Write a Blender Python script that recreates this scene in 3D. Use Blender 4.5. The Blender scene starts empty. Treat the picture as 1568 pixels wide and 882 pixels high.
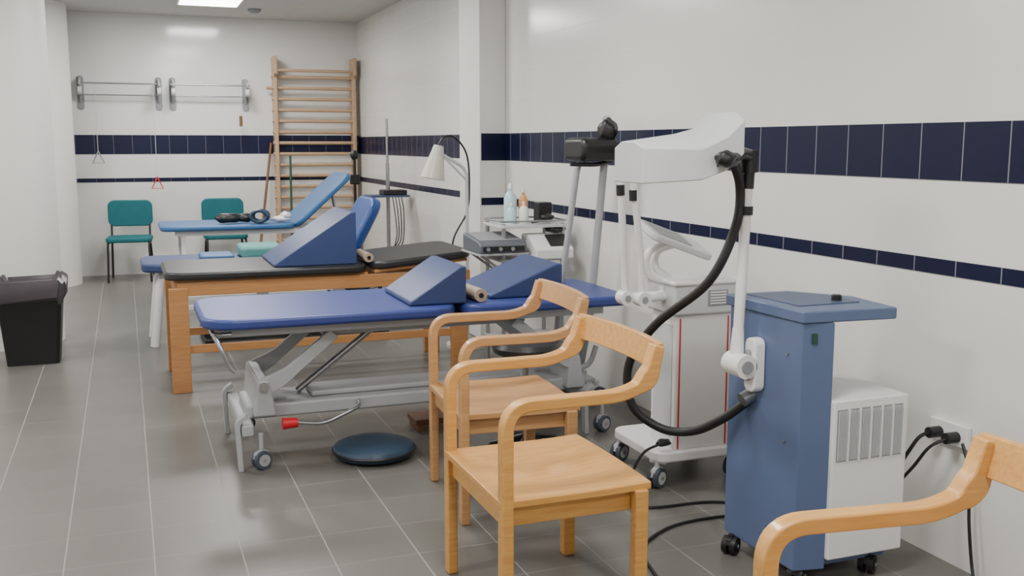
import bpy, bmesh, math, random
from mathutils import Vector, Matrix
random.seed(4)
S=bpy.context.scene
# ------------------------------------------------------------------ materials
def srgb(r,g,b):
    f=lambda c:(c/255/12.92) if c/255<=0.04045 else ((c/255+0.055)/1.055)**2.4
    return (f(r),f(g),f(b),1)
def newmat(name):
    m=bpy.data.materials.new(name);m.use_nodes=True
    nt=m.node_tree;b=nt.nodes['Principled BSDF'];return m,nt,b
def mat(name,col,rough=.5,metal=0,var=.06,scale=12,bump=0,bscale=60,coat=0):
    m,nt,b=newmat(name)
    b.inputs['Roughness'].default_value=rough;b.inputs['Metallic'].default_value=metal
    b.inputs['Coat Weight'].default_value=coat
    tc=nt.nodes.new('ShaderNodeTexCoord')
    n=nt.nodes.new('ShaderNodeTexNoise');n.inputs['Scale'].default_value=scale;n.inputs['Detail'].default_value=4
    nt.links.new(tc.outputs['Object'],n.inputs['Vector'])
    mx=nt.nodes.new('ShaderNodeMix');mx.data_type='RGBA'
    c=srgb(*col);mx.inputs[6].default_value=tuple(max(0,x*(1-var)) for x in c[:3])+(1,)
    mx.inputs[7].default_value=tuple(min(1,x*(1+var)) for x in c[:3])+(1,)
    nt.links.new(n.outputs['Fac'],mx.inputs[0]);nt.links.new(mx.outputs[2],b.inputs['Base Color'])
    if bump:
        n2=nt.nodes.new('ShaderNodeTexNoise');n2.inputs['Scale'].default_value=bscale
        nt.links.new(tc.outputs['Object'],n2.inputs['Vector'])
        bp=nt.nodes.new('ShaderNodeBump');bp.inputs['Strength'].default_value=bump;bp.inputs['Distance'].default_value=.01
        nt.links.new(n2.outputs['Fac'],bp.inputs['Height']);nt.links.new(bp.outputs[0],b.inputs['Normal'])
    return m
def wood(name,c1,c2,rough=.35,sc=(2.0,26,26)):
    m,nt,b=newmat(name);b.inputs['Roughness'].default_value=rough;b.inputs['Coat Weight'].default_value=.15
    tc=nt.nodes.new('ShaderNodeTexCoord');mp=nt.nodes.new('ShaderNodeMapping');mp.inputs['Scale'].default_value=sc
    nt.links.new(tc.outputs['Object'],mp.inputs[0])
    n=nt.nodes.new('ShaderNodeTexNoise');n.inputs['Scale'].default_value=3;n.inputs['Detail'].default_value=6;n.inputs['Distortion'].default_value=.4
    nt.links.new(mp.outputs[0],n.inputs['Vector'])
    cr=nt.nodes.new('ShaderNodeValToRGB');cr.color_ramp.elements[0].position=.25;cr.color_ramp.elements[1].position=.75
    cr.color_ramp.elements[0].color=srgb(*c1);cr.color_ramp.elements[1].color=srgb(*c2)
    nt.links.new(n.outputs['Fac'],cr.inputs[0]);nt.links.new(cr.outputs[0],b.inputs['Base Color']);return m
def M_(nt,op,a,bv=None,c=None):
    n=nt.nodes.new('ShaderNodeMath');n.operation=op
    for i,v in enumerate((a,bv,c)):
        if v is None: continue
        if isinstance(v,(int,float)): n.inputs[i].default_value=v
        else: nt.links.new(v,n.inputs[i])
    return n.outputs[0]
def joint(nt,coord,off,size,w):
    t=M_(nt,'DIVIDE',M_(nt,'SUBTRACT',coord,off),size)
    return M_(nt,'LESS_THAN',M_(nt,'FRACT',t),w/size),M_(nt,'FLOOR',t)
def tiled(name,base,jcol,axes,rough,jr=.7,var=.03,big=.04,spec=.5):
    m,nt,b=newmat(name)
    g=nt.nodes.new('ShaderNodeNewGeometry');sp=nt.nodes.new('ShaderNodeSeparateXYZ');nt.links.new(g.outputs['Position'],sp.inputs[0])
    js=[];fl=[]
    for ax,off,sz,w in axes:
        j,f=joint(nt,sp.outputs[ax],off,sz,w);js.append(j);fl.append(f)
    J=js[0]
    for j in js[1:]: J=M_(nt,'MAXIMUM',J,j)
    cv=nt.nodes.new('ShaderNodeCombineXYZ')
    for i,f in enumerate(fl): nt.links.new(f,cv.inputs[i])
    wn=nt.nodes.new('ShaderNodeTexWhiteNoise');nt.links.new(cv.outputs[0],wn.inputs['Vector'])
    no=nt.nodes.new('ShaderNodeTexNoise');no.inputs['Scale'].default_value=2.2;no.inputs['Detail'].default_value=5
    nt.links.new(g.outputs['Position'],no.inputs['Vector'])
    k=M_(nt,'ADD',M_(nt,'MULTIPLY_ADD',wn.outputs['Value'],var*2,1-var),M_(nt,'MULTIPLY_ADD',no.outputs['Fac'],big*2,-big))
    vm=nt.nodes.new('ShaderNodeVectorMath');vm.operation='SCALE';vm.inputs[0].default_value=srgb(*base)[:3];nt.links.new(k,vm.inputs['Scale'])
    mx=nt.nodes.new('ShaderNodeMix');mx.data_type='RGBA';nt.links.new(J,mx.inputs[0]);nt.links.new(vm.outputs[0],mx.inputs[6]);mx.inputs[7].default_value=srgb(*jcol)
    nt.links.new(mx.outputs[2],b.inputs['Base Color'])
    r=M_(nt,'MULTIPLY_ADD',J,jr-rough,rough);nt.links.new(r,b.inputs['Roughness'])
    bp=nt.nodes.new('ShaderNodeBump');bp.inputs['Strength'].default_value=.15;bp.inputs['Distance'].default_value=.001;bp.invert=True
    nt.links.new(J,bp.inputs['Height']);nt.links.new(bp.outputs[0],b.inputs['Normal'])
    b.inputs['Specular IOR Level'].default_value=spec
    return m
WALLC=(227,226,221);WJ=(220,219,214)
mWallR=tiled('white_wall_tile_side',WALLC,WJ,[(1,.136,.4,.003),(2,.03,.2,.003)],.2,.4,.004,.02)
mWallB=tiled('white_wall_tile_back',(221,220,217),(215,214,211),[(0,.1,.4,.003),(2,.03,.2,.003)],.13,.4,.004,.02)
mBandR=tiled('navy_tile_side',(17,21,52),(130,130,142),[(1,.136,.2,.005)],.3,.6,.15,.1,.25)
mBandB=tiled('navy_tile_back',(17,21,52),(110,110,122),[(0,.1,.2,.004)],.3,.6,.15,.1,.3)
mFloor=tiled('grey_floor_tile',(104,102,97),(142,140,134),[(0,-.275,.3045,.005),(1,.1,.3045,.003)],.33,.7,.05,.12,.4)
mCeil=tiled('ceiling_tile',(204,203,199),(197,196,192),[(0,0,.6,.008),(1,.1,.6,.008)],.8,.8,.006,.02)
mPlaster=mat('painted_plaster',(225,224,219),.5,var=.015,scale=2)
mBlue=mat('blue_vinyl',(50,64,130),.42,bump=.06,bscale=90)
mBlueD=mat('dark_blue_vinyl',(48,64,108),.45,bump=.06,bscale=90)
mBlueL=mat('light_blue_vinyl',(50,98,148),.42,bump=.06)
mBlueM=mat('mid_blue_vinyl',(30,68,134),.35)
mBlk=mat('black_vinyl',(38,38,40),.38,bump=.08,bscale=90)
mBlkP=mat('black_plastic',(24,24,26),.4)
mRub=mat('black_rubber',(22,22,23),.5)
mTire=mat('grey_blue_tire',(72,80,92),.5)
mGrey=mat('grey_paint',(164,166,168),.38,var=.03)
mMetal=mat('brushed_steel',(165,166,168),.3,metal=.85,var=.04)
mWhite=mat('white_plastic',(230,230,228),.35,var=.015)
mWhiteG=mat('light_grey_plastic',(200,202,203),.4,var=.02)
mShade=mat('cream_enamel',(212,208,194),.35,var=.02)
mCab=mat('steel_blue_paint',(86,102,136),.4,var=.02)
mCabT=mat('steel_blue_dark',(66,80,110),.4,var=.02)
mRed=mat('red_plastic',(200,30,40),.4)
mTeal=mat('teal_fabric',(14,98,106),.75,var=.1,bump=.15,bscale=300)
mTealP=mat('teal_pillow',(88,150,145),.7,var=.05)
mVent=mat('vent_grey',(140,142,145),.5)
mUnit=mat('dark_grey_casing',(92,96,102),.45)
mDisc=mat('slate_blue_rubber',(44,64,84),.4,bump=.1,bscale=150)
mBag=mat('bin_bag',(72,66,72),.3,var=.25,scale=9)
mWire=mat('black_cable',(18,18,18),.45)
mWood=wood('beech_wood_honey',(194,136,68),(216,164,92))
mWood2=wood('beech_wood_pale',(180,132,84),(202,156,106))
mWoodT=wood('pine_table_wood',(166,114,68),(188,136,86))
mWoodL=wood('ladder_wood',(172,140,110),(196,164,132),.45)
mWoodD=wood('brown_wood',(100,64,42),(124,82,56),.5)
mCork=mat('paper_roll',(170,152,134),.8)
mLiqB=mat('pale_blue_bottle',(186,214,222),.25)
mOr=mat('orange_label',(214,150,90),.5)
mGreen=mat('green_paint',(30,70,55),.45)
def emis(name,s):
    m,nt,b=newmat(name);b.inputs['Base Color'].default_value=(1,1,1,1);b.inputs['Emission Color'].default_value=(1,.99,.97,1);b.inputs['Emission Strength'].default_value=s;return m
mLight=emis('led_panel',12)
# ------------------------------------------------------------------ geometry helpers
class G:
    def __init__(s,name,loc=(0,0,0),rot=0,local=False):
        s.o=bpy.data.objects.new(name,None);s.o.empty_display_size=.1
        bpy.context.collection.objects.link(s.o);s.o.location=loc;s.o.rotation_euler=(0,0,rot)
        s.loc=Vector((0,0,0)) if local else Vector(loc)
def mk(g,name,vs,fs,m,bevel=0,smooth=False,seg=2,M=None):
    bm=bmesh.new();off=g.loc if g else Vector((0,0,0))
    V=[]
    for v in vs:
        v=Vector(v)
        if M: v=M@v
        V.append(bm.verts.new(v-off))
    for f in fs:
        try: bm.faces.new([V[i] for i in f])
        except ValueError: pass
    bmesh.ops.recalc_face_normals(bm,faces=bm.faces)
    me=bpy.data.meshes.new(name);bm.to_mesh(me);bm.free()
    me.materials.append(m)
    o=bpy.data.objects.new(name,me);bpy.context.collection.objects.link(o)
    if g: o.parent=g.o
    if smooth or bevel:
        for p in me.polygons: p.use_smooth=True
    if bevel:
        b=o.modifiers.new('b','BEVEL');b.width=bevel;b.segments=seg;b.limit_method='ANGLE';b.angle_limit=.6;b.harden_normals=True
    elif smooth:
        try: me.set_sharp_from_angle(angle=.7)
        except Exception: pass
    return o
def prism(g,name,pts,ax,a0,a1,m,bevel=0,seg=2,M=None,smooth=False):
    def P(p,a): return (a,p[0],p[1]) if ax=='x' else ((p[0],a,p[1]) if ax=='y' else (p[0],p[1],a))
    n=len(pts);vs=[P(p,a0) for p in pts]+[P(p,a1) for p in pts]
    fs=[list(range(n)),list(range(n,2*n))]+[[i,(i+1)%n,n+(i+1)%n,n+i] for i in range(n)]
    return mk(g,name,vs,fs,m,bevel,smooth,seg,M)
def box(g,name,x,y,z,m,bevel=0,seg=2,M=None):
    return prism(g,name,[(x[0],y[0]),(x[1],y[0]),(x[1],y[1]),(x[0],y[1])],'z',z[0],z[1],m,bevel,seg,M)
def rrect(x0,x1,y0,y1,r,n=6):
    p=[]
    for cx,cy,a in ((x1-r,y1-r,0),(x0+r,y1-r,90),(x0+r,y0+r,180),(x1-r,y0+r,270)):
        for i in range(n+1):
            t=math.radians(a+90*i/n);p.append((cx+r*math.cos(t),cy+r*math.sin(t)))
    return p
def frame(d):
    d=d.normalized();a=Vector((0,0,1)) if abs(d.z)<.9 else Vector((1,0,0))
    u=d.cross(a).normalized();return u,d.cross(u).normalized()
def rod(g,name,p0,p1,r,m,r1=None,n=20):
    p0,p1=Vector(p0),Vector(p1);r1=r if r1 is None else r1
    u,w=frame(p1-p0);vs=[]
    for p,rr in ((p0,r),(p1,r1)):
        for i in range(n):
            t=2*math.pi*i/n;vs.append(p+u*rr*math.cos(t)+w*rr*math.sin(t))
    fs=[list(range(n)),list(range(n,2*n))]+[[i,(i+1)%n,n+(i+1)%n,n+i] for i in range(n)]
    return mk(g,name,vs,fs,m,0,True)
def roundpath(pts,r,n=6):
    pts=[Vector(p) for p in pts];out=[pts[0]]
    for i in range(1,len(pts)-1):
        a,b,c=pts[i-1],pts[i],pts[i+1]
        rr=min(r,(a-b).length*.49,(c-b).length*.49)
        p=b+(a-b).normalized()*rr;q=b+(c-b).normalized()*rr
        for k in range(n+1):
            t=k/n;out.append(p*(1-t)**2+b*2*t*(1-t)+q*t*t)
    out.append(pts[-1]);return out
def spline(pts,n=8):
    P=[Vector(p) for p in pts];P=[P[0]*2-P[1]]+P+[P[-1]*2-P[-2]];o=[]
    for i in range(1,len(P)-2):
        for k in range(n):
            t=k/n;a,b,c,d=P[i-1:i+3]
            o.append(.5*((2*b)+(c-a)*t+(2*a-5*b+4*c-d)*t*t+(3*b-a-3*c+d)*t**3))
    o.append(P[-2]);return o
def tube(g,name,path,r,m,n=12,M=None):
    path=[Vector(p) for p in path];N=len(path)
    u=None;vs=[]
    for i,p in enumerate(path):
        d=(path[min(i+1,N-1)]-path[max(i-1,0)]).normalized()
        if u is None: u,_=frame(d)
        u=(u-d*u.dot(d)).normalized();w=d.cross(u)
        rr=r(i/(N-1)) if callable(r) else r
        for k in range(n):
            t=2*math.pi*k/n;vs.append(p+u*rr*math.cos(t)+w*rr*math.sin(t))
    fs=[list(range(n)),list(range((N-1)*n,N*n))]
    for i in range(N-1):
        for k in range(n): fs.append([i*n+k,i*n+(k+1)%n,(i+1)*n+(k+1)%n,(i+1)*n+k])
    return mk(g,name,vs,fs,m,0,True,M=M)
def lathe(g,name,prof,c,m,n=32,M=None):
    c=Vector(c);vs=[];N=len(prof)
    for r,z in prof:
        for k in range(n):
            t=2*math.pi*k/n;vs.append(c+Vector((max(r,.0004)*math.cos(t),max(r,.0004)*math.sin(t),z)))
    fs=[list(range(n)),list(range((N-1)*n,N*n))]
    for i in range(N-1):
        for k in range(n): fs.append([i*n+k,i*n+(k+1)%n,(i+1)*n+(k+1)%n,(i+1)*n+k])
    return mk(g,name,vs,fs,m,0,True,M=M)
def loft(g,name,secs,m,bevel=0,seg=2):
    n=len(secs[0]);vs=[v for s_ in secs for v in s_];L=len(secs)
    fs=[list(range(n)),list(range((L-1)*n,L*n))]
    for i in range(L-1):
        for k in range(n): fs.append([i*n+k,i*n+(k+1)%n,(i+1)*n+(k+1)%n,(i+1)*n+k])
    return mk(g,name,vs,fs,m,bevel,True,seg)
def band(path,th):
    P=[Vector(p).to_2d() if len(p)==3 else Vector(p) for p in path];N=len(P);L=[];R=[]
    for i,p in enumerate(P):
        d=(P[min(i+1,N-1)]-P[max(i-1,0)]).normalized();nn=Vector((-d.y,d.x))
        t=(th(i/(N-1)) if callable(th) else th)/2
        L.append(p+nn*t);R.append(p-nn*t)
    return [tuple(v) for v in L]+[tuple(v) for v in reversed(R)]
def castor(g,name,x,y,r,yaw=0,hub=None,tire=None,top=None):
    hub=hub or mWhiteG;tire=tire or mRub
    d=Vector((-math.sin(yaw),math.cos(yaw),0));c=Vector((x,y,r))
    for s_ in (-1,1):
        a=c+d*(s_*.006);b=c+d*(s_*.026)
        rod(g,name+'_tire',a,b,r,tire,r*.93);rod(g,name+'_hub',a,c+d*(s_*.029),r*.62,hub)
        rod(g,name+'_axle',a,c+d*(s_*.031),r*.2,mVent)
    t=top or r*2+.02
    rod(g,name+'_fork',c+Vector((0,0,r*.2)),Vector((x,y,t)),.011,hub)
    prism(g,name+'_cover',[(-r*.95,r*.15),(-r*.7,r*.85),(0,r*1.12),(r*.7,r*.85),(r*.95,r*.15),(r*.5,r*.3),(0,r*.45),(-r*.5,r*.3)],'y',-.012,.012,hub,.003,M=Matrix.Translation(c)@Matrix.Rotation(yaw,4,'Z'))
def rotY(cx,cz,a): return Matrix.Translation((cx,0,cz))@Matrix.Rotation(a,4,'Y')@Matrix.Translation((-cx,0,-cz))
# ------------------------------------------------------------------ room
XR,XL,YB,YF,ZC=2.71,-2.6,12.4,-1.6,2.93
def plain(name,x,y,z,m,bevel=0): return box(None,name,x,y,z,m,bevel)
plain('floor',(XL,XR),(YF,YB),(-.1,0),mFloor)
plain('ceiling',(XL,XR),(YF,YB),(ZC,ZC+.1),mCeil)
plain('wall_right',(XR,XR+.15),(YF,YB+.15),(-.1,ZC+.1),mWallR)
plain('wall_back',(XL,XR),(YB,YB+.15),(-.1,ZC+.1),mWallB)
plain('wall_left',(XL-.15,XL),(YF,YB+.15),(-.1,ZC+.1),mPlaster)
plain('wall_front',(XL,XR),(YF-.15,YF),(-.1,ZC+.1),mPlaster)
t=.004
plain('trim_1',(XR-t,XR),(YF,7.25),(1.37,1.572),mBandR)
plain('trim_2',(XR-t,XR),(YF,7.25),(1.035,1.09),mBandR)
plain('trim_3',(XR-t,XR),(7.74,YB-t),(1.37,1.572),mBandR)
plain('trim_4',(XR-t,XR),(7.74,YB-t),(1.035,1.09),mBandR)
plain('trim_5',(-1.0,XR),(YB-t,YB),(1.375,1.59),mBandB)
plain('trim_6',(-1.0,XR),(YB-t,YB),(1.06,1.105),mBandB)
g=G('wall_column',(2.6,7.5,0))
box(g,'shaft',(2.50,2.709),(7.25,7.74),(0.001,ZC-.001),mPlaster,.006)
box(g,'navy_band',(2.512,2.709),(7.246,7.25),(1.37,1.572),mBandR)
box(g,'thin_band',(2.512,2.709),(7.246,7.25),(1.035,1.09),mBandR)
for (cx,cy,r) in ((-.89,8.45,.40),(-.90,11.78,.42)):
    g=G('round_column',(cx,cy,0))
    lathe(g,'shaft',[(r,.001),(r,ZC-.001)],(cx,cy,0),mPlaster,64)
for cx,cy in ((.9,11.0),(.9,8.0),(.9,5.0),(.9,2.0),(-1.4,9.6),(-1.4,6.4),(-1.4,3.0),(.9,-.6)):
    g=G('ceiling_light_panel',(cx,cy,ZC))
    box(g,'frame',(cx-.31,cx+.31),(cy-.31,cy+.31),(ZC-.012,ZC-.001),mWhite,.002)
    box(g,'diffuser',(cx-.29,cx+.29),(cy-.29,cy+.29),(ZC-.016,ZC-.011),mLight)
    l=bpy.data.lights.new('panel_light','AREA');l.shape='SQUARE';l.size=.58;l.energy=49;l.color=(1,.985,.955)
    o=bpy.data.objects.new('panel_light',l);bpy.context.collection.objects.link(o);o.location=(0,0,-.03);o.parent=g.o
g=G('smoke_detector',(1.4,11.5,ZC))
lathe(g,'base',[(.07,-.001),(.07,-.02),(.045,-.04),(.0,-.042)],(1.4,11.5,ZC),mVent)
# ------------------------------------------------------------------ wooden armchairs (face -X)
def armchair(loc,rot,mw,D=0):
    g=G('wooden_armchair',loc,rot,True)
    W=.275
    path=roundpath([(-.245,0,0),(-.245,.735,0),(.13,.735,0),(.222,.77,0),(.252,.885,0)],.085,9)
    path=[(p.x,p.y) for p in path]
    for s_,nm in ((-1,'arm_right'),(1,'arm_left')):
        th=lambda t_:.036+(.0 if t_<.7 else math.sin((t_-.7)/.3*math.pi)*.022)
        prism(g,nm,band(path,th),'y',s_*W-.024,s_*W+.024,mw,.006,3)
    for s_ in (-1,1):
        box(g,'rear_leg_%d'%(1 if s_<0 else 2),(.18,.225),(s_*W-.022,s_*W+.022),(0,.43),mw,.006)
        box(g,'side_rail_%d'%(1 if s_<0 else 2),(-.23,.19),(s_*(W-.035)-.011,s_*(W-.035)+.011),(.355,.422),mw,.003)
    box(g,'front_rail',(-.245,-.222),(-W+.02,W-.02),(.355,.422),mw,.003)
    box(g,'rear_rail',(.19,.212),(-W+.02,W-.02),(.355,.422),mw,.003)
    nx,ny=10,14;vs=[]
    for side in (0,1):
        for i in range(nx+1):
            for j in range(ny+1):
                x=-.265+.505*i/nx;y=-.283+.566*j/ny
                fx=i/nx;fy=abs(j/ny-.5)*2
                z=.446-.012*math.sin(math.pi*min(1,fx*1.1))*(1-fy**2)+.018*max(0,fx-.75)*4*(1-fy**2*0.6)*.6
                vs.append((x,y,z-(.024 if side else 0)))
    q=(nx+1)*(ny+1);fs=[]
    idx=lambda s2,i,j:s2*q+i*(ny+1)+j
    for s2 in (0,1):
        for i in range(nx):
            for j in range(ny): fs.append([idx(s2,i,j),idx(s2,i+1,j),idx(s2,i+1,j+1),idx(s2,i,j+1)])
    for i in range(nx):
        for j in (0,ny): fs.append([idx(0,i,j),idx(0,i+1,j),idx(1,i+1,j),idx(1,i,j)])
    for j in range(ny):
        for i in (0,nx): fs.append([idx(0,i,j),idx(0,i,j+1),idx(1,i,j+1),idx(1,i,j)])
    mk(g,'seat',vs,fs,mw,.004)
    secs=[]
    for i in range(13):
        y=-W-.02+(2*W+.04)*i/12;b_=.03*(1-(y/(W+.02))**2)
        secs.append([(.226+b_,y,.808),(.246+b_,y,.808),(.267+b_,y,.893),(.247+b_,y,.893)])
    loft(g,'backrest',secs,mw,.004)
    return g
armchair((1.255,2.98,0),0,mWood)
armchair((1.46,3.93,0),math.radians(-4),mWood2)
armchair((1.38,1.335,0),math.radians(-8),mWood)
# ------------------------------------------------------------------ front hydraulic couch
g=G('hydraulic_treatment_couch',(1.35,5.0,0))
prism(g,'mattress_long',rrect(.29,1.50,4.62,5.38,.14),'z',.662,.715,mBlue,.02,4)
prism(g,'mattress_head',rrect(1.53,2.45,4.64,5.38,.08),'z',.662,.715,mBlue,.02,4)
for y in (4.72,5.28): box(g,'rail',(.36,2.3),(y-.02,y+.02),(.62,.66),mGrey,.004)
for x in (.42,1.48,2.25): box(g,'cross',(x-.02,x+.02),(4.72,5.28),(.62,.66),mGrey,.004)
box(g,'subframe',(.85,1.9),(4.80,5.2),(.585,.62),mGrey,.006)
for y in (4.76,5.2):
    for sx in (1,-1):
        c=lambda x:x if sx==1 else 2.72-x
        pa=[(c(.56),.36),(c(.66),.405),(c(.90),.60)]
        prism(g,'lift_arm',band(roundpath([(a,b,0) for a,b in pa],.06,5),lambda t_:.085-.03*t_),'y',y-.015,y+.015,mGrey,.006)
for x in (.56,2.16):
    prism(g,'lift_housing',[(x-.05,.22),(x+.06,.22),(x+.03,.40),(x-.03,.40)],'y',4.74,5.22,mGrey,.015,3)
rod(g,'pivot',(.56,4.72,.37),(.56,5.24,.37),.02,mMetal)
tube(g,'gas_spring',[(.75,4.98,.28),(1.15,4.98,.58)],.016,mMetal)
box(g,'base_beam',(.48,2.25),(4.80,5.12),(.20,.27),mGrey,.014)
box(g,'base_cover',(.8,1.9),(4.86,5.06),(.27,.30),mGrey,.012)
for x in (.47,2.22):
    box(g,'foot_bar',(x-.03,x+.03),(4.64,5.34),(.16,.22),mGrey,.012)
    for y in (4.66,5.32):
        prism(g,'foot_leg',band(roundpath([(x-.0,.26,0),(x-.045,.23,0),(x-.035,.0,0)],.06),.022),'y',y-.022,y+.022,mGrey,.003)
        castor(g,'castor',x+.06,y,.045,.4,mGrey,mTire,.17)
rod(g,'pedal_red',(.63,4.66,.205),(.70,4.66,.205),.028,mRed,.022)
tube(g,'pedal_bar',roundpath([(.70,4.66,.205),(.82,4.66,.185),(1.0,4.68,.25),(1.02,4.8,.25)],.05),.009,mMetal)
tube(g,'height_lever',roundpath([(.34,4.66,.64),(.36,4.60,.60),(.40,4.60,.50),(.42,4.60,.48)],.04),.011,mMetal)
tube(g,'end_hoop',roundpath([(.42,4.7,.635),(.34,4.7,.635),(.34,5.3,.635),(.42,5.3,.635)],.06),.012,mMetal)
def wedge(name,x0,x1,y0,y1,z0,h,m,tip=.02):
    g=G(name,((x0+x1)/2,(y0+y1)/2,z0))
    prism(g,'foam',[(x0,z0),(x1,z0),(x1,z0+h),(x1-.03,z0+h),(x0,z0+tip)],'y',y0,y1,m,.010,3);return g
wedge('wedge_cushion',1.26,1.55,4.70,5.22,.716,.185,mBlueD)
wedge('wedge_cushion',1.70,2.10,4.78,5.28,.716,.165,mBlueD)
g=G('paper_roll',(1.6,4.9,.75))
rod(g,'roll',(1.625,4.70,.751),(1.61,5.1,.751),.033,mCork);rod(g,'core',(1.6253,4.692,.751),(1.625,4.70,.751),.012,mBlkP)
# ------------------------------------------------------------------ black-topped wooden table
g=G('wooden_massage_table',(1.2,6.65,0))
prism(g,'pad',rrect(.19,1.42,6.27,7.02,.10),'z',.685,.735,mBlk,.018,4)
Mh=rotY(1.42,.72,math.radians(-5.0))
prism(g,'head_pad',rrect(1.44,2.12,6.27,7.02,.10),'z',.695,.745,mBlk,.018,4,M=Mh)
box(g,'head_deck',(1.46,2.08),(6.30,6.98),(.675,.695),mWoodT,.003,M=Mh)
for y in (6.31,6.97): box(g,'side_rail',(.26,2.1),(y-.015,y+.015),(.59,.672),mWoodT,.003)
for x in (.26,2.08): box(g,'end_rail',(x-.015,x+.015),(6.31,6.97),(.59,.672),mWoodT,.003)
box(g,'deck',(.25,1.42),(6.32,6.96),(.672,.686),mWoodT)
for x in (.26,2.02):
    for y in (6.31,6.97):
        box(g,'leg',(x-.05,x+.06),(y-.025,y+.025),(0,.64),mWoodT,.004)
for y in (6.33,6.95): box(g,'stretcher',(.3,2.0),(y-.012,y+.012),(.235,.285),mWoodT,.003)
wedge('wedge_cushion',.84,1.36,6.36,6.95,.736,.33,mBlueD,.012)
g=G('paper_roll',(1.45,6.5,.80))
rod(g,'roll',(1.43,6.32,.777),(1.43,6.60,.777),.03,mCork);rod(g,'core',(1.43,6.315,.777),(1.43,6.32,.777),.012,mBlkP)
# ------------------------------------------------------------------ mid couch
g=G('blue_treatment_couch',(1.0,8.1,0))
prism(g,'mattress',rrect(.08,1.62,7.75,8.4,.12),'z',.56,.625,mBlueD,.02,4)
Mb=rotY(1.62,.6,math.radians(-62))
prism(g,'backrest',rrect(1.64,2.14,7.77,8.38,.12),'z',.565,.655,mBlueM,.035,4,M=Mb)
for y in (7.84,8.3): box(g,'rail',(.2,1.8),(y-.02,y+.02),(.51,.56),mGrey,.004)
for y in (7.86,8.28): tube(g,'white_leg',roundpath([(.36,y,.54),(.21,y,.52),(.15,y,.0)],.09),.034,mWhite)
box(g,'base',(.5,1.9),(7.85,8.25),(.04,.11),mBlkP,.01)
for x in (.55,1.85):
    box(g,'foot',(x-.05,x+.05),(7.72,8.4),(.0,.05),mBlkP,.01)
for x in (.8,1.4): prism(g,'lift',band([(x,.1),(x+.3,.53)],.07),'y',8.0,8.05,mGrey,.005)
def pillow(name,x,y,z,m,b=.03):
    g=G(name,((x[0]+x[1])/2,(y[0]+y[1])/2,z[0]));box(g,'pad',x,y,z,m,b,4);return g
pillow('teal_pillow',(.80,1.12),(7.85,8.25),(.627,.72),mTealP)
pillow('light_blue_towel',(.5,.74),(7.8,8.1),(.626,.67),mBlueL,.015)
# ------------------------------------------------------------------ far couch
g=G('tilting_treatment_couch',(1.0,9.5,0))
prism(g,'mattress',rrect(.26,1.42,9.1,9.85,.12),'z',.745,.79,mBlueL,.018,4)
Mb=rotY(1.42,.75,math.radians(-42))
prism(g,'backrest',rrect(1.42,2.10,9.1,9.85,.10),'z',.74,.79,mBlueL,.018,4,M=Mb)
for y in (9.2,9.75):
    box(g,'rail',(.38,1.95),(y-.02,y+.02),(.70,.743),mWhite,.004)
    for x in (.45,1.8): box(g,'leg',(x-.02,x+.02),(y-.02,y+.02),(0,.70),mWhite,.004)
    box(g,'runner',(.35,1.95),(y-.02,y+.02),(.05,.09),mWhite,.004)
rod(g,'stay',(1.85,9.45,.72),(1.8,9.45,1.05),.015,mMetal)
def lump(g,name,c,s,m):
    bm=bmesh.new();bmesh.ops.create_icosphere(bm,subdivisions=3,radius=1)
    vs=[]
    for v in bm.verts:
        k=1+.14*math.sin(v.co.x*5+c[0]*9)*math.cos(v.co.y*4+v.co.z*3);vs.append((c[0]+v.co.x*s[0]*k,c[1]+v.co.y*s[1]*k,c[2]+v.co.z*s[2]*k))
    fs=[[x.index for x in f.verts] for f in bm.faces];bm.free();return mk(g,name,vs,fs,m,0,True)
g=G('ankle_weights',(.9,9.3,.79))
lump(g,'weight_a',(.84,9.3,.84),(.11,.06,.045),mBlkP);lump(g,'weight_b',(.98,9.35,.836),(.09,.05,.04),mBlkP)
g=G('strap_bundle',(1.1,9.2,.79))
for i in range(4): tube(g,'strap_%d'%i,[(1.09+.07*math.cos(a/10*6.283)+.012*i,9.18+.03*i,.856+.05*math.sin(a/10*6.283)) for a in range(11)],.014,mDisc,8)
g=G('white_sandal',(1.3,9.25,.79))
lump(g,'sole',(1.30,9.25,.825),(.09,.05,.028),mWhite);lump(g,'upper',(1.34,9.25,.855),(.05,.05,.035),mWhite)
# ------------------------------------------------------------------ balance disc, wood block, stool
g=G('balance_disc',(1.06,4.62,0))
lathe(g,'disc',[(0,0),(.13,.0),(.185,.018),(.198,.04),(.188,.062),(.15,.076),(.08,.083),(0,.08)],(1.06,4.66,0),mDisc,48)
lathe(g,'rim',[(.199,.034),(.204,.04),(.199,.046)],(1.06,4.66,0),mBlkP,48)
g=G('wooden_step_block',(1.5,5.08,0))
box(g,'top',(1.36,1.62),(4.98,5.16),(.035,.065),mWoodD,.004);box(g,'side_a',(1.37,1.40),(4.98,5.16),(0,.035),mWoodD);box(g,'side_b',(1.58,1.61),(4.98,5.16),(0,.035),mWoodD)
g=G('black_rolling_stool',(1.76,4.42,0))
c=(1.76,4.42,0)
lathe(g,'seat',[(0,.50),(.14,.50),(.165,.515),(.17,.54),(.155,.562),(.08,.57),(0,.565)],c,mBlk,40)
rod(g,'column',(c[0],c[1],.08),(c[0],c[1],.50),.022,mMetal)
for i in range(5):
    a=i*1.2566+.3;dx,dy=math.cos(a),math.sin(a)
    rod(g,'leg',(c[0],c[1],.10),(c[0]+.18*dx,c[1]+.18*dy,.06),.016,mBlkP,.011);castor(g,'castor',c[0]+.18*dx,c[1]+.18*dy,.024,a,mBlkP,mRub,.055)
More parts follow.
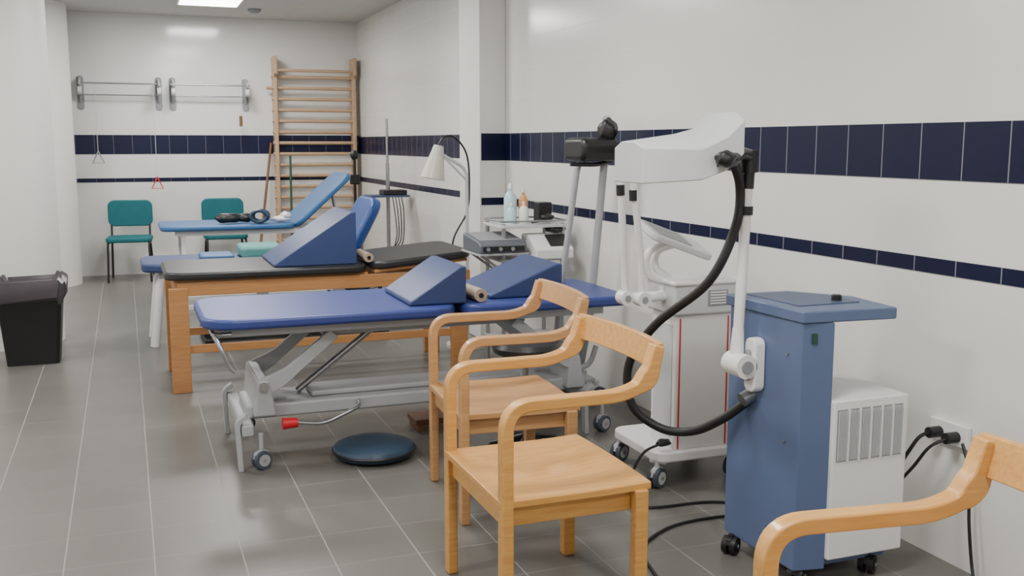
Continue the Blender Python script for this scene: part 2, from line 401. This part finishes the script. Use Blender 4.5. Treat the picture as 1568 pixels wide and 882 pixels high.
# ------------------------------------------------------------------ short-wave therapy machine
g=G('shortwave_therapy_machine',(2.2,2.9,0))
prism(g,'cabinet',[(2.04,3.12),(2.05,2.71),(2.165,2.69),(2.165,2.9),(2.30,3.12)],'z',.06,.915,mCab,.005)
prism(g,'top',[(2.03,3.14),(2.045,2.70),(2.40,2.67),(2.43,2.93),(2.29,3.13)],'z',.915,.955,mCab,.006)
prism(g,'top_inset',[(2.09,3.09),(2.10,2.80),(2.35,2.80),(2.36,2.93),(2.27,3.08)],'z',.955,.958,mCabT)
lathe(g,'knob',[(.018,0),(.018,.016),(.014,.02)],(2.30,2.86,.957),mBlkP)
box(g,'vent_box',(2.163,2.475),(2.675,3.05),(.095,.65),mWhite,.006)
box(g,'underbase',(2.06,2.44),(2.72,3.08),(.06,.10),mCab,.003)
box(g,'vent_back',(2.178,2.452),(2.6735,2.675),(.44,.62),mVent)
for i in range(6):
    x0=2.18+i*.0457
    for j in range(6): box(g,'slat',(x0+.003+j*.0062,x0+.005+j*.0062),(2.670,2.6745),(.445,.615),mWhiteG)
    box(g,'divider',(x0+.040,x0+.0457),(2.668,2.675),(.44,.62),mWhite)
box(g,'label',(2.083,2.103),(2.698,2.703),(.845,.88),mGreen)
for z in (.2,.5,.8): rod(g,'screw',(2.0405,2.78,z),(2.046,2.78,z),.004,mMetal)
for x,y in ((2.0,3.04),(2.38,2.73),(2.09,2.74),(2.36,3.06)): castor(g,'castor',x+(.0 if x>2 else .02),y,.034,.6,mBlkP,mRub,.075)
prism(g,'bracket',rrect(2.90,2.965,.64,.83,.025),'x',2.0,2.045,mWhite,.008,3)
prism(g,'bracket_grip',rrect(2.92,2.945,.68,.79,.010),'x',1.99,2.0,mVent,.003)
rod(g,'joint',(1.97,2.90,.735),(1.97,3.0,.735),.042,mWhite);rod(g,'joint_cap',(1.97,2.893,.735),(1.97,2.90,.735),.022,mVent)
rod(g,'joint_link',(1.97,2.95,.735),(2.04,2.95,.735),.03,mWhite)
rod(g,'pole_low',(1.972,2.97,.74),(1.976,2.97,.86),.026,mWhite,.02)
rod(g,'pole',(1.976,2.97,.84),(1.995,2.97,1.37),.0185,mWhite)
rod(g,'clamp',(1.991,2.97,1.255),(1.992,2.97,1.285),.024,mBlkP)
rod(g,'knuckle',(1.995,2.97,1.345),(1.998,2.97,1.42),.021,mBlkP)
rod(g,'knuckle2',(1.998,2.97,1.40),(1.998,2.97,1.475),.03,mBlkP)
tube(g,'black_arm',spline([(2.0,2.97,1.455),(1.93,2.93,1.465),(1.86,2.86,1.445),(1.80,2.83,1.45)],6),.024,mBlkP)
lump(g,'grip',(1.80,2.81,1.45),(.035,.03,.026),mBlkP)
def sec(x,lo,mid,hi,y0,y1): return [(x,y0,lo),(x,y0,mid),(x,y0+.06,hi),(x,y1-.05,hi),(x,y1,mid),(x,y1,lo)]
loft(g,'applicator_head',[sec(1.55,1.37,1.485,1.505,2.90,3.10),sec(1.745,1.38,1.48,1.53,2.86,3.10),sec(1.84,1.41,1.52,1.55,2.86,3.12),sec(1.905,1.465,1.575,1.605,2.86,3.14)],mWhiteG,.004,2)
tube(g,'hose',spline([(1.80,2.86,1.44),(1.90,2.93,1.44),(1.965,2.97,1.35),(1.95,2.97,1.21),(1.88,3.02,1.02),(1.80,3.24,.84),(1.755,3.36,.67),(1.77,3.36,.51),(1.86,3.3,.425),(1.94,3.2,.43),(1.98,3.06,.51),(2.045,2.98,.60)],8),.0165,mRub,14)
rod(g,'socket',(2.0,2.97,.60),(2.045,2.97,.62),.026,mMetal)
# ------------------------------------------------------------------ white magnetotherapy cart
g=G('magnetotherapy_cart',(2.35,3.95,0))
box(g,'body',(2.19,2.47),(3.76,3.98),(.16,.765),mWhite,.012,3)
for x in (2.205,2.445): box(g,'red_stripe',(x,x+.006),(3.757,3.761),(.17,.75),mRed)
box(g,'head',(2.17,2.50),(3.74,4.0),(.765,.90),mWhiteG,.012,3)
box(g,'head_lip',(2.16,2.51),(3.73,4.01),(.895,.915),mWhite,.008)
box(g,'vent',(2.33,2.43),(3.737,3.741),(.80,.87),mVent,.002)
for i in range(5): box(g,'vent_slot',(2.34,2.42),(3.734,3.739),(.81+i*.012,.816+i*.012),mWhite)
box(g,'side_panel',(2.186,2.191),(3.79,3.95),(.22,.72),mWhiteG,.001)
prism(g,'foot_plate',rrect(2.10,2.55,3.74,4.2,.06),'z',.115,.165,mWhite,.012,3)
for x,y in ((2.12,3.78),(2.14,4.18),(2.52,3.80),(2.52,4.16)):
    prism(g,'foot',band([(2.33,3.95),(x,y)],lambda t_:.12-.04*t_),'z',.105,.14,mWhite,.01,3)
    castor(g,'castor',x,y,.046,.5,mWhiteG,mTire,.12)
for (x,y,tx,tz) in ((1.99,3.86,1.96,1.37),(2.04,3.80,1.99,1.35)):
    rod(g,'arm_joint',(x,y-.03,.84),(x,y+.03,.84),.032,mWhite);rod(g,'joint_dot',(x,y-.035,.84),(x,y-.03,.84),.014,mVent)
    rod(g,'arm_low',(x,y,.85),(x-.01,y,1.05),.014,mWhite)
    rod(g,'arm_up',(x-.01,y,1.03),(tx,y,tz),.0155,mWhite);rod(g,'arm_band',(tx+.002,y,tz-.09),(tx,y,tz-.045),.018,mBlkP)
    rod(g,'arm_tip',(tx,y,tz),(tx-.01,y,tz+.10),.012,mWhite)
rod(g,'arm_bridge',(1.97,3.86,.84),(2.19,3.86,.84),.02,mWhite)
rod(g,'arm_bridge2',(2.04,3.80,.84),(2.19,3.84,.84),.02,mWhite)
tube(g,'display_neck',spline([(2.20,3.86,.90),(2.10,3.86,.94),(2.10,3.86,1.03),(2.2,3.86,1.07)],6),.016,mWhite)
tube(g,'display_neck2',spline([(2.24,3.90,.90),(2.16,3.90,.96),(2.17,3.90,1.03),(2.24,3.88,1.06)],6),.016,mWhite)
Md=Matrix.Translation((2.22,3.86,1.085))@Matrix.Rotation(math.radians(20),4,'Y')@Matrix.Rotation(math.radians(16),4,'X')
prism(g,'display',rrect(-.15,.16,-.11,.11,.03),'z',-.015,.015,mWhiteG,.008,3,M=Md)
prism(g,'display_screen',rrect(-.12,.06,-.08,.08,.01),'z',.015,.018,mVent,.001,M=Md)
lump(g,'plug',(2.15,3.78,.20),(.035,.02,.018),mBlkP)
tube(g,'lead',spline([(2.13,3.77,.20),(2.03,3.75,.17),(1.94,3.72,.06),(1.88,3.7,.008)],6),.006,mWire,8)
# ------------------------------------------------------------------ forearm walker
g=G('forearm_support_walker',(2.4,5.2,0))
tube(g,'upright_a',roundpath([(2.42,5.28,.12),(2.47,5.22,.53),(2.555,5.2,1.60),(2.535,5.18,1.64)],.03),.022,mGrey)
tube(g,'upright_b',roundpath([(2.27,5.3,.12),(2.29,5.25,.63),(2.37,5.2,1.36),(2.39,5.2,1.40)],.03),.018,mGrey)
prism(g,'forearm_pad',rrect(5.06,5.34,1.40,1.53,.05),'x',2.34,2.57,mBlkP,.03,4)
lump(g,'hand_grip',(2.52,5.13,1.565),(.055,.06,.07),mBlkP)
tube(g,'pad_rest',roundpath([(2.30,5.14,1.385),(2.45,5.12,1.38),(2.56,5.16,1.40)],.04),.012,mBlkP)
for y in (5.45,5.65):
    tube(g,'base_rail',roundpath([(2.08,y,.13),(2.55,y,.13)],.03),.022,mWhiteG)
box(g,'base_plate',(2.12,2.5),(5.2,5.65),(.115,.15),mGrey,.01)
tube(g,'u_loop',roundpath([(2.30,5.2,.15),(2.28,5.2,.34),(2.31,5.2,.22),(2.46,5.2,.22),(2.5,5.2,.34)],.06),.016,mWhiteG)
for x in (2.1,2.53):
    for y in (5.24,5.62): castor(g,'castor',x,y,.045,.2,mWhiteG,mTire,.12)
# ------------------------------------------------------------------ equipment trolley
g=G('equipment_trolley',(2.38,6.05,0))
for x in (2.19,2.59):
    for y in (5.90,6.20):
        rod(g,'post',(x,y,.07),(x,y,1.0),.013,mMetal);castor(g,'castor',x,y,.035,0,mMetal,mRub,.08)
for z,m in ((.985,mWhiteG),(.775,mGrey),(.60,mGrey),(.25,mGrey)):
    prism(g,'shelf',rrect(2.16,2.62,5.87,6.23,.03),'z',z-.012,z+.008,m,.004)
prism(g,'side_shelf',rrect(1.99,2.33,5.80,6.16,.02),'z',.815,.828,mGrey,.003)
for y in (5.9,6.1): rod(g,'side_bracket',(2.19,y,.70),(2.03,y,.815),.008,mMetal)
tube(g,'tray_rail',roundpath([(2.17,5.88,1.015),(2.61,5.88,1.015),(2.61,6.22,1.015),(2.17,6.22,1.015),(2.17,5.90,1.015)],.03),.006,mMetal)
def bottle(name,x,y,z,r,h,m,cap):
    g=G(name,(x,y,z));lathe(g,'body',[(r*.9,0),(r,.01),(r,h*.62),(r*.6,h*.76),(r*.3,h*.8),(r*.3,h*.86)],(x,y,z),m,24)
    lathe(g,'cap',[(r*.38,h*.86),(r*.38,h*.95),(r*.2,h)],(x,y,z),cap,20);return g
bottle('gel_bottle',2.31,6.10,.994,.042,.25,mLiqB,mWhite)
bottle('gel_bottle',2.28,6.0,.994,.03,.13,mLiqB,mWhite)
bottle('lotion_bottle',2.40,6.10,.994,.032,.22,mOr,mWhite)
bottle('lotion_bottle',2.36,5.99,.994,.032,.14,mWhite,mWhiteG)
g=G('black_speaker_box',(2.54,6.1,.994));box(g,'case',(2.49,2.58),(6.05,6.15),(.994,1.12),mBlkP,.006);rod(g,'cone',(2.535,6.045,1.06),(2.535,6.051,1.06),.03,mRub)
g=G('handheld_probe',(2.46,5.94,1.0));lump(g,'head',(2.50,5.94,1.03),(.045,.03,.024),mBlkP);rod(g,'handle',(2.48,5.94,1.015),(2.38,5.90,1.008),.009,mBlkP)
g=G('electrotherapy_unit',(2.16,5.97,.83))
prism(g,'case',[(5.80,.829),(6.14,.829),(6.14,.935),(5.84,.90),(5.80,.88)],'x',2.0,2.31,mUnit,.010,3)
prism(g,'top_panel',[(5.86,.9035),(6.12,.934),(6.12,.937),(5.86,.9065)],'x',2.02,2.29,mVent)
box(g,'front_panel',(2.02,2.29),(5.797,5.801),(.84,.872),mBlkP)
for dx in (-.1,-.02,.06): rod(g,'dial',(2.15+dx,5.785,.856),(2.15+dx,5.80,.856),.012,mMetal)
g=G('ultrasound_unit',(2.45,5.85,.785))
prism(g,'case',[(5.74,.785),(6.0,.785),(6.0,.93),(5.88,.93),(5.74,.85)],'x',2.345,2.60,mWhite,.012,3)
prism(g,'screen',[(5.762,.8665),(5.868,.9270),(5.866,.931),(5.760,.8705)],'x',2.45,2.585,mBlkP)
lump(g,'cloth',(2.55,5.93,.955),(.07,.06,.022),mBlkP)
# ------------------------------------------------------------------ infrared lamp
g=G('infrared_heat_lamp',(2.36,7.1,0))
lathe(g,'base',[(.0,0.0),(.16,.0),(.16,.025),(.03,.04),(.02,.06)],(2.33,7.05,0),mWhiteG)
rod(g,'pole',(2.33,7.05,.03),(2.33,7.05,1.27),.014,mWhiteG)
tube(g,'arm',roundpath([(2.33,7.05,1.27),(2.30,7.05,1.33),(2.14,7.05,1.42)],.03),.012,mWhiteG)
tube(g,'arm_b',[(2.33,7.05,1.23),(2.16,7.05,1.40)],.008,mWhiteG)
Ms=Matrix.Translation((2.115,7.05,1.455))@Matrix.Rotation(math.radians(12),4,'Y')
lathe(g,'shade',[(.0,.03),(.035,.028),(.042,.0),(.045,-.02),(.088,-.205),(.090,-.215),(.084,-.215),(.04,-.03),(.0,-.02)],(0,0,0),mShade,32,M=Ms)
lathe(g,'bulb',[(.0,-.08),(.03,-.1),(.045,-.16),(.03,-.195),(0,-.20)],(0,0,0),mWhite,24,M=Ms)
tube(g,'cable',spline([(2.12,7.05,1.49),(2.16,7.05,1.54),(2.24,7.05,1.54),(2.33,7.05,1.42),(2.35,7.05,1.2),(2.33,7.05,1.0),(2.22,7.05,.78),(2.25,7.05,.5)],8),.007,mWire,8)
# ------------------------------------------------------------------ stand with tray
g=G('electrotherapy_stand',(2.45,10.0,0))
rod(g,'pole',(2.47,10.0,.05),(2.47,10.0,1.74),.014,mMetal);rod(g,'sleeve',(2.47,10,.4),(2.47,10,1.3),.02,mMetal)
for i in range(5):
    a=i*1.2566+.6;rod(g,'leg',(2.47,10.0,.10),(2.47+.2*math.cos(a),10+.2*math.sin(a),.04),.013,mMetal);castor(g,'castor',2.47+.2*math.cos(a),10+.2*math.sin(a),.02,0,mBlkP,mRub,.045)
box(g,'tray',(2.25,2.66),(9.85,10.12),(.965,.985),mCabT,.004);box(g,'unit',(2.40,2.64),(9.88,10.1),(.985,1.035),mBlkP,.01)
for i in range(4): tube(g,'lead_%d'%i,spline([(2.48+i*.03,9.86,.98),(2.50+i*.03,9.84,.8),(2.52+.02*i,9.86,.6-.03*i),(2.50,9.9,.45)],6),.005,mWire,6)
g=G('black_clamp_stand',(2.2,10.3,0))
rod(g,'post',(2.2,10.3,.03),(2.2,10.3,1.38),.016,mBlkP);lathe(g,'base',[(0,0),(.13,0),(.13,.02),(.0,.035)],(2.2,10.3,0),mBlkP)
lump(g,'clamp',(2.2,10.3,1.38),(.04,.03,.05),mBlkP);box(g,'bracket',(2.15,2.25),(10.28,10.32),(1.08,1.18),mBlkP,.01)
# ------------------------------------------------------------------ wall bars
g=G('wooden_wall_bars',(2.2,12.3,0))
for x in (1.70,2.63): box(g,'upright',(x-.022,x+.022),(12.24,12.39),(0,2.50),mWoodL,.006)
for i in range(17): rod(g,'rung_%d'%i,(1.66 if i!=15 else 1.60,12.28,.22+i*.128),(2.66,12.28,.22+i*.128),.020,mWoodL,n=12)
rod(g,'top_rung',(1.68,12.20,2.34),(2.65,12.20,2.34),.018,mWoodL)
for x in (1.70,2.63): prism(g,'horn',[(12.17,2.50),(12.26,2.50),(12.26,2.25),(12.17,2.30)],'x',x-.02,x+.02,mWoodL,.005)
g=G('wooden_exercise_stick',(1.5,12.2,0));rod(g,'stick',(1.40,12.05,.0),(1.645,12.36,1.50),.015,mWoodD)
g=G('wooden_exercise_stick',(1.9,12.1,0));rod(g,'stick',(1.80,12.0,0),(1.84,12.19,1.35),.014,mGreen)
for x0,x1 in ((-.41,.41),(.56,1.37)):
    g=G('wall_pulley_rail',((x0+x1)/2,12.3,2.0))
    for x in (x0,x1):
        prism(g,'plate',rrect(x-.035,x+.035,1.87,2.24,.03),'y',12.385,12.399,mVent,.003)
        prism(g,'bracket',[(12.39,2.23),(12.12,2.18),(12.12,2.13),(12.25,2.10),(12.33,2.0),(12.39,1.93)],'x',x-.010,x+.010,mGrey,.003)
        rod(g,'wheel',(x-.02,12.17,2.07),(x+.02,12.17,2.07),.045,mWhiteG)
    rod(g,'rod_top',(x0-.03,12.15,2.15),(x1+.03,12.15,2.15),.009,mMetal);rod(g,'rod_low',(x0,12.30,2.03),(x1,12.30,2.03),.008,mMetal)
def hang(name,x,z0,z1,m,tri=True):
    g=G(name,(x,12.2,z0));rod(g,'cord',(x,12.2,z1),(x,12.2,2.15),.003,mWhiteG,n=6)
    if tri: tube(g,'stirrup',[(x,12.2,z1),(x-.06,12.2,z0),(x+.06,12.2,z0),(x,12.2,z1)],.008,m,8)
    else: rod(g,'grip',(x,12.2,z0),(x,12.2,z1),.018,m)
hang('pulley_handle',-.26,1.28,1.41,mVent);hang('pulley_handle',.345,.99,1.12,mRed);hang('pulley_handle',1.29,1.69,1.81,mWoodD,False)
# ------------------------------------------------------------------ teal visitor chairs
def teal(x,y,rot):
    g=G('teal_visitor_chair',(x,y,0),rot,True)
    prism(g,'seat',rrect(-.235,.235,-.22,.20,.07),'z',.43,.485,mTeal,.02,3)
    prism(g,'backrest',rrect(-.235,.235,.58,.87,.07),'y',.20,.245,mTeal,.015,3)
    for s_ in (-1,1):
        tube(g,'front_leg',roundpath([(s_*.22,-.22,0),(s_*.21,-.19,.42),(s_*.21,.18,.42)],.03),.012,mBlkP,10)
        tube(g,'rear_leg',roundpath([(s_*.22,.27,0),(s_*.2,.17,.42),(s_*.2,.25,.75)],.05),.012,mBlkP,10)
    rod(g,'cross',(-.21,.17,.42),(.21,.17,.42),.01,mBlkP)
teal(0.02,11.88,math.radians(-5));teal(1.04,11.92,0)
# ------------------------------------------------------------------ bin
g=G('waste_bin',(-.66,7.62,0))
def sq(z,w,r=.03): return [(-.645+px*1.0,7.62+py,z) for px,py in rrect(-w,w,-w*.85,w*.85,r,4)]
loft(g,'body',[sq(0,.165),sq(.49,.205),sq(.505,.215),sq(.53,.215)],mBlkP)
secs=[]
for lv,(w,z) in enumerate(((.205,.44),(.222,.46),(.232,.52),(.230,.565),(.20,.585),(.18,.53))):
    s_=[]
    for i,(px_,py_) in enumerate(rrect(-w,w,-w*.88,w*.88,.05,11)):
        k=1+random.uniform(-.025,.025);s_.append((-.645+px_*k,7.62+py_*k,z+random.uniform(-.012,.012)+( .014*math.sin(i*.9))-(.015*math.sin(i*.37) if lv<2 else 0)))
    secs.append(s_)
loft(g,'liner_bag',secs,mBag)
# ------------------------------------------------------------------ socket, cables
g=G('wall_socket',(2.7,2.72,.48))
box(g,'plate',(2.69,2.709),(2.62,2.80),(.44,.52),mWhite,.004)
for y in (2.67,2.75): rod(g,'plug',(2.64,y,.475),(2.69,y,.475),.02,mBlkP)
tube(g,'cable_a',spline([(2.65,2.75,.475),(2.61,2.76,.46),(2.58,2.78,.40),(2.55,2.82,.3),(2.53,2.9,.18),(2.5,3.1,.01)],8),.007,mWire,8)
tube(g,'cable_b',spline([(2.65,2.67,.475),(2.60,2.70,.44),(2.57,2.74,.36),(2.53,2.78,.28)],8),.006,mWire,8)
tube(g,'cable_c',spline([(2.69,2.64,.46),(2.67,2.58,.36),(2.66,2.56,.2),(2.64,2.5,.01),(2.5,2.3,.008)],8),.006,mWire,8)
g=G('power_cable',(2,3.5,0))
tube(g,'cable',spline([(1.6,3.8,.007),(1.75,3.67,.007),(1.97,3.55,.007),(2.28,3.5,.007),(2.55,3.2,.007)],8),.006,mWire,8)
g=G('power_cable',(2,3.3,0))
tube(g,'cable',spline([(1.62,2.75,.007),(1.70,3.12,.007),(1.76,3.22,.007),(1.95,3.34,.007),(2.19,3.36,.007),(2.5,3.3,.007)],8),.006,mWire,8)
# ------------------------------------------------------------------ world + camera
w=bpy.data.worlds.new('w');S.world=w;w.use_nodes=True;w.node_tree.nodes['Background'].inputs[0].default_value=(.9,.95,1,1);w.node_tree.nodes['Background'].inputs[1].default_value=.3
cd=bpy.data.cameras.new('camera');cam=bpy.data.objects.new('camera',cd);bpy.context.collection.objects.link(cam)
th=math.atan(222/1550);ps=math.atan(596/1550*math.cos(th))
cd.sensor_width=36;cd.lens=36*1550/1568;cam.location=(0,0,1.5);cd.clip_start=.05
cam.rotation_euler=(math.pi/2-th,0,-ps);S.camera=cam
